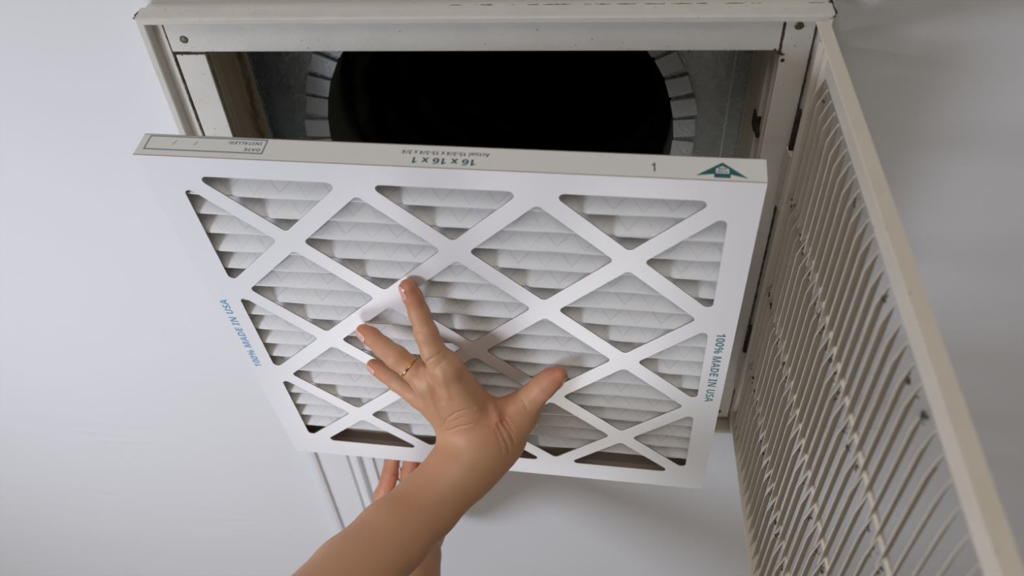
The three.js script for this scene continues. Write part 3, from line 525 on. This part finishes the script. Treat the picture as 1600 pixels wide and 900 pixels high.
const foreL = chain([[wristL, .0245], C(723, 731, .706, .0268), C(665, 791, .694, .0262), C(613, 839, .672, .0287), C(549, 903, .640, .0310), C(470, 985, .590, .0320), C(405, 1050, .545, .0310)]);
const thenar = [cap(at(770, 690, .715), LH.thumb[1][0], .0225, .0120), cap(at(758, 712, .712), at(784, 690, .716), .0195, .0165), cap(at(768, 656, .700), LH.thumb[1][0], .012, .0105), cap(at(784, 668, .702), at(806, 640, .694), .0135, .0100)];
const upperL = chain([C(405, 1050, .545, .0310), [R(-0.25, -0.16, -0.62), .044]]);
const leftGroups = [{ caps: [...palmL, ...thenar], k: .012 }, { caps: foreL, k: .006, join: .012 }, { caps: chain(LH.index), k: .003, join: .0055 }, { caps: chain(LH.middle), k: .003, join: .0045 }, { caps: chain(LH.ring), k: .003, join: .004 }, { caps: chain(LH.little), k: .003, join: .004 }, { caps: chain(LH.thumb), k: .004, join: .008 }];
const fieldL = makeField(leftGroups, .008);
// right hand on the far edge: fingers go up behind the filter, palm towards the viewer
const RH = {
  little: [J(600, 776, -.0040, .0104), J(609, 742, -.0200, .0086), J(613, 716, -.0300, .0082), J(617, 690, -.0305, .0072)],
  ring: [J(635, 782, -.0060, .0102), J(640, 738, -.0230, .0090), J(645, 704, -.0305, .0086), J(650, 672, -.0300, .0076)],
  middle: [J(664, 780, -.0060, .0102), J(670, 738, -.0230, .0092), J(676, 702, -.0308, .0088), J(682, 668, -.0304, .0078)],
  index: [J(690, 774, -.0060, .0098), J(698, 738, -.0220, .0090), J(706, 706, -.0305, .0086), J(713, 678, -.0302, .0076)],
  thumb: [J(684, 806, .0040, .0120), J(700, 776, .0110, .0104), J(708, 752, .0125, .0092), J(712, 730, .0112, .0082)],
};
const palmR = [cap(RH.little[0][0], onFilter(612, 818, .010), .0118, .0160), cap(RH.ring[0][0], onFilter(644, 826, .012), .0118, .0165), cap(RH.middle[0][0], onFilter(664, 826, .012), .0118, .0165), cap(RH.index[0][0], onFilter(672, 826, .010), .0114, .0150), cap(RH.thumb[0][0], onFilter(664, 832, .012), .0135, .0165)];
const foreR = chain([[onFilter(657, 846, .008), .0215], C(650, 868, .850, .0235), C(643, 900, .835, .0265), C(630, 980, .80, .0330), C(612, 1120, .745, .0370)]);
const upperR = chain([C(612, 1120, .745, .0370), [R(-0.04, -0.18, -0.90), .044]]);
const fieldR = makeField([{ caps: palmR, k: .012 }, { caps: foreR, k: .006, join: .012 }, ...['little', 'ring', 'middle', 'index', 'thumb'].map(f => ({ caps: chain(RH[f]), k: .003, join: .0035 }))], .008);

// walk from p along dir until the field is reached
function hit(field, p, dir, max = 0.3) { let t = 0; const q = [0, 0, 0]; for (let i = 0; i < 200 && t < max; i++) { q[0] = p.x + dir.x * t; q[1] = p.y + dir.y * t; q[2] = p.z + dir.z * t; const d = field(q); if (d < 0.0001) break; t += Math.max(d * 0.8, 0.00008); } return V(...q); }
const eyeHit = (field, px, py) => { const d = rayDir(px, py).normalize(); return hit(field, camera.position.clone().addScaledVector(d, 0.4), d, 0.6); };
// creases (+) and tendons (-): lines that follow the skin, [points in the frame, width, depth]
const lines = [];
function mark(field, pts, w, h) { const q = pts.map(([x, y]) => eyeHit(field, x, y)); const box = new THREE.Box3().setFromPoints(q).expandByScalar(w * 3); lines.push({ caps: q.slice(1).map((b, i) => cap(q[i], b, 0, 0)), w, h, box }); }
mark(fieldL, [[692, 668], [698, 655], [712, 645], [728, 640], [742, 638]], .0013, .0008);
mark(fieldL, [[697, 674], [716, 667], [740, 662], [756, 664], [770, 668]], .0013, .0008);
mark(fieldL, [[704, 660], [722, 652], [745, 648]], .0012, .0004);
mark(fieldL, [[779, 648], [786, 660], [797, 676], [804, 692]], .0014, .0011);
mark(fieldL, [[784, 646], [794, 660], [803, 676]], .0013, .0008);
mark(fieldL, [[777, 660], [784, 676], [793, 694], [796, 708]], .0014, .0009);
mark(fieldL, [[774, 672], [781, 690], [786, 708]], .0013, .0006);
mark(fieldL, [[815, 622], [820, 630], [824, 639]], .0012, .0006);
mark(fieldL, [[650, 513], [656, 511], [662, 513]], .0011, .0007);
mark(fieldL, [[649, 519], [655, 517], [661, 519]], .0010, .0006);
mark(fieldL, [[641, 477], [647, 475]], .0010, .0004);
mark(fieldL, [[602, 557], [609, 556]], .0010, .0005);
mark(fieldL, [[663, 571], [670, 563], [679, 557], [689, 552]], .0014, .0010);
mark(fieldL, [[676, 580], [684, 572], [692, 566]], .0012, .0005);
mark(fieldL, [[634, 594], [646, 605], [660, 622], [670, 640]], .0016, .0009);
mark(fieldL, [[662, 572], [666, 596], [674, 626], [686, 652]], .0026, -.0012);
mark(fieldL, [[690, 584], [693, 600], [700, 622]], .0032, -.0010);
mark(fieldL, [[678, 590], [681, 606], [690, 628]], .0034, .0011);
mark(fieldL, [[770, 636], [776, 646], [778, 656]], .0045, -.0016);
mark(fieldR, [[602, 741], [612, 740], [622, 742]], .0012, .0012);
mark(fieldR, [[631, 742], [642, 741], [650, 742]], .0012, .0010);
mark(fieldR, [[600, 764], [612, 770], [626, 775]], .0014, .0008);
const detail = q => { let s = 0; for (const l of lines) { if (q[0] < l.box.min.x || q[0] > l.box.max.x || q[1] < l.box.min.y || q[1] > l.box.max.y || q[2] < l.box.min.z || q[2] > l.box.max.z) continue; let d = 1; for (const c of l.caps) d = Math.min(d, capsule(q, c)); d /= l.w; if (d < 2.6) s += l.h * Math.exp(-d * d * 1.6); } return s; };
function bounds(list, pad) { const b = new THREE.Box3(); for (const c of list) for (const [x, y, z, r] of [[c[0], c[1], c[2], c[7]], [c[0] + c[3], c[1] + c[4], c[2] + c[5], c[8]]]) { b.expandByPoint(V(x - r, y - r, z - r)); b.expandByPoint(V(x + r, y + r, z + r)); } b.expandByScalar(pad); return [b.min.toArray(), b.max.toArray()]; }
const allL = leftGroups.flatMap(g => g.caps), allR = [...palmR, ...foreR, ...Object.values(RH).flatMap(chain)];
const person = thing('person', 'person with bare arms, left palm pressed under the filter, right hand gripping its far edge', 'person', R(-0.15, -0.50, -0.76));
{
  const none = () => 0;
  const gl = surfaceNets(fieldL, ...bounds(allL, .006), .0015, detail), gr = surfaceNets(fieldR, ...bounds(allR, .006), .0024, detail);
  const chest = [cap(R(-0.25, -0.18, -0.62), R(-0.04, -0.20, -0.90), .055, .055), cap(R(-0.20, -0.30, -0.68), R(-0.10, -0.30, -0.84), .10, .10), cap(R(-0.20, -0.40, -0.68), R(-0.10, -0.40, -0.84), .11, .11)];
  const body = [...upperL, ...upperR, ...chest], gu = surfaceNets(makeField([{ caps: body, k: .05 }], .05), ...bounds(body, .02), .012, none);
  const g = mergeGeometries([gl, gr, gu]), p = g.attributes.position, col = new Float32Array(p.count * 3);
  const base = new THREE.Color(0xcf9c77), red = new THREE.Color(0xcd8062), c = new THREE.Color();
  const spots = [...Object.values(LH).map(f => [f[f.length - 1][0], .017, .8]), ...Object.values(LH).slice(0, 4).map(f => [f[2][0], .011, .25]), [at(772, 652, .685), .020, .55], ...Object.values(RH).map(f => [f[1][0], .03, .7]), [RH.ring[0][0], .04, .5]];
  const v = V(0, 0, 0);
  for (let i = 0; i < p.count; i++) {
    v.fromBufferAttribute(p, i); let t = 0; for (const [q, r, a] of spots) { const d = v.distanceTo(q) / r; if (d < 2) t = Math.max(t, a * Math.exp(-d * d)); }
    t += 0.10 * noise.noise(v.x * 60, v.y * 60, v.z * 60) + 0.05 * noise.noise(v.x * 220, v.y * 220, v.z * 220);
    c.copy(base).lerp(red, Math.max(0, Math.min(1, t))); c.toArray(col, 3 * i);
  }
  g.setAttribute('color', new THREE.BufferAttribute(col, 3)); g.translate(...person.position.clone().negate().toArray());
  part('body', g, M.skin, person);
  // fingernails that follow the fingertip
  const nail = (field, tip, prev, facing, len, wid, back) => {
    const a = tip.clone().sub(prev).normalize(), n = facing.clone().addScaledVector(a, -facing.dot(a)).normalize(), s = V(0, 0, 0).crossVectors(a, n), pos = [], idx = [], NU = 10, NV = 12;
    for (let j = 0; j <= NV; j++) for (let i = 0; i <= NU; i++) {
      const u = (i / NU - .5) * 2, t = j / NV, k = Math.min(1, Math.sqrt(Math.min(1, (t + .02) * 5)), Math.sqrt(Math.min(1, (1.02 - t) * 6)));
      const o = tip.clone().addScaledVector(a, t * len - back).addScaledVector(s, u * wid / 2 * k).addScaledVector(n, .016), h = hit(field, o, n.clone().negate(), .02);
      h.addScaledVector(n, .0003 + .0003 * (1 - u * u)); pos.push(...h.sub(person.position).toArray());
    }
    for (let j = 0; j < NV; j++) for (let i = 0; i < NU; i++) { const q = j * (NU + 1) + i; idx.push(q, q + 1, q + NU + 2, q, q + NU + 2, q + NU + 1); }
    const g = new THREE.BufferGeometry(); g.setAttribute('position', new THREE.Float32BufferAttribute(pos, 3)); g.setIndex(idx); g.computeVertexNormals(); part('fingernail', g, M.nail, person);
  };
  M.nail.side = THREE.DoubleSide;
  const left = camX.clone().negate(), down = camY.clone().negate();
  const face = (l, d, t) => V(0, 0, 0).addScaledVector(left, l).addScaledVector(down, d).addScaledVector(camZ, t);
  const e = f => f[f.length - 1][0], b = f => f[f.length - 3][0];
  nail(fieldL, e(LH.index), b(LH.index), face(.85, .15, .5), .0115, .0088, .0072);
  nail(fieldL, e(LH.middle), b(LH.middle), face(.35, .7, .55), .0110, .0088, .0066);
  nail(fieldL, e(LH.ring), b(LH.ring), face(.45, .6, .6), .0095, .0075, .0060);
  nail(fieldL, e(LH.thumb), b(LH.thumb), face(-.45, .8, -.25), .0125, .0105, .0085);
}
{
  // ring on the base of the second finger
  const a = LH.middle[1][0].clone().lerp(LH.middle[2][0], 0.22), dir = LH.middle[2][0].clone().sub(LH.middle[1][0]).normalize();
  const up = camZ.clone().addScaledVector(dir, -camZ.dot(dir)).normalize(), side = V(0, 0, 0).crossVectors(dir, up), pos = [], idx = [], N = 64, Q = 10;
  for (let i = 0; i < N; i++) { const t = i / N * Math.PI * 2, o = V(0, 0, 0).addScaledVector(up, Math.cos(t)).addScaledVector(side, Math.sin(t)); const far = a.clone().addScaledVector(o, .022), s = hit(fieldL, far, o.clone().negate(), .0205); const r = Math.min(.0115, Math.max(.0088, s.distanceTo(a)));
    for (let j = 0; j < Q; j++) { const f = j / Q * Math.PI * 2; pos.push(...a.clone().addScaledVector(o, r + .0003 + .0007 * Math.cos(f)).addScaledVector(dir, .0009 * Math.sin(f)).toArray()); } }
  for (let i = 0; i < N; i++) for (let j = 0; j < Q; j++) { const i2 = (i + 1) % N, j2 = (j + 1) % Q; idx.push(i * Q + j, i2 * Q + j, i2 * Q + j2, i * Q + j, i2 * Q + j2, i * Q + j2); }
  const g = new THREE.BufferGeometry(); g.setAttribute('position', new THREE.Float32BufferAttribute(pos, 3)); g.setIndex(idx); g.computeVertexNormals();
  tag(part('finger_ring', g, M.gold, scene), 'thin plain gold ring worn at the base of a finger of the left hand', 'ring');
}

renderer.render(scene, camera);
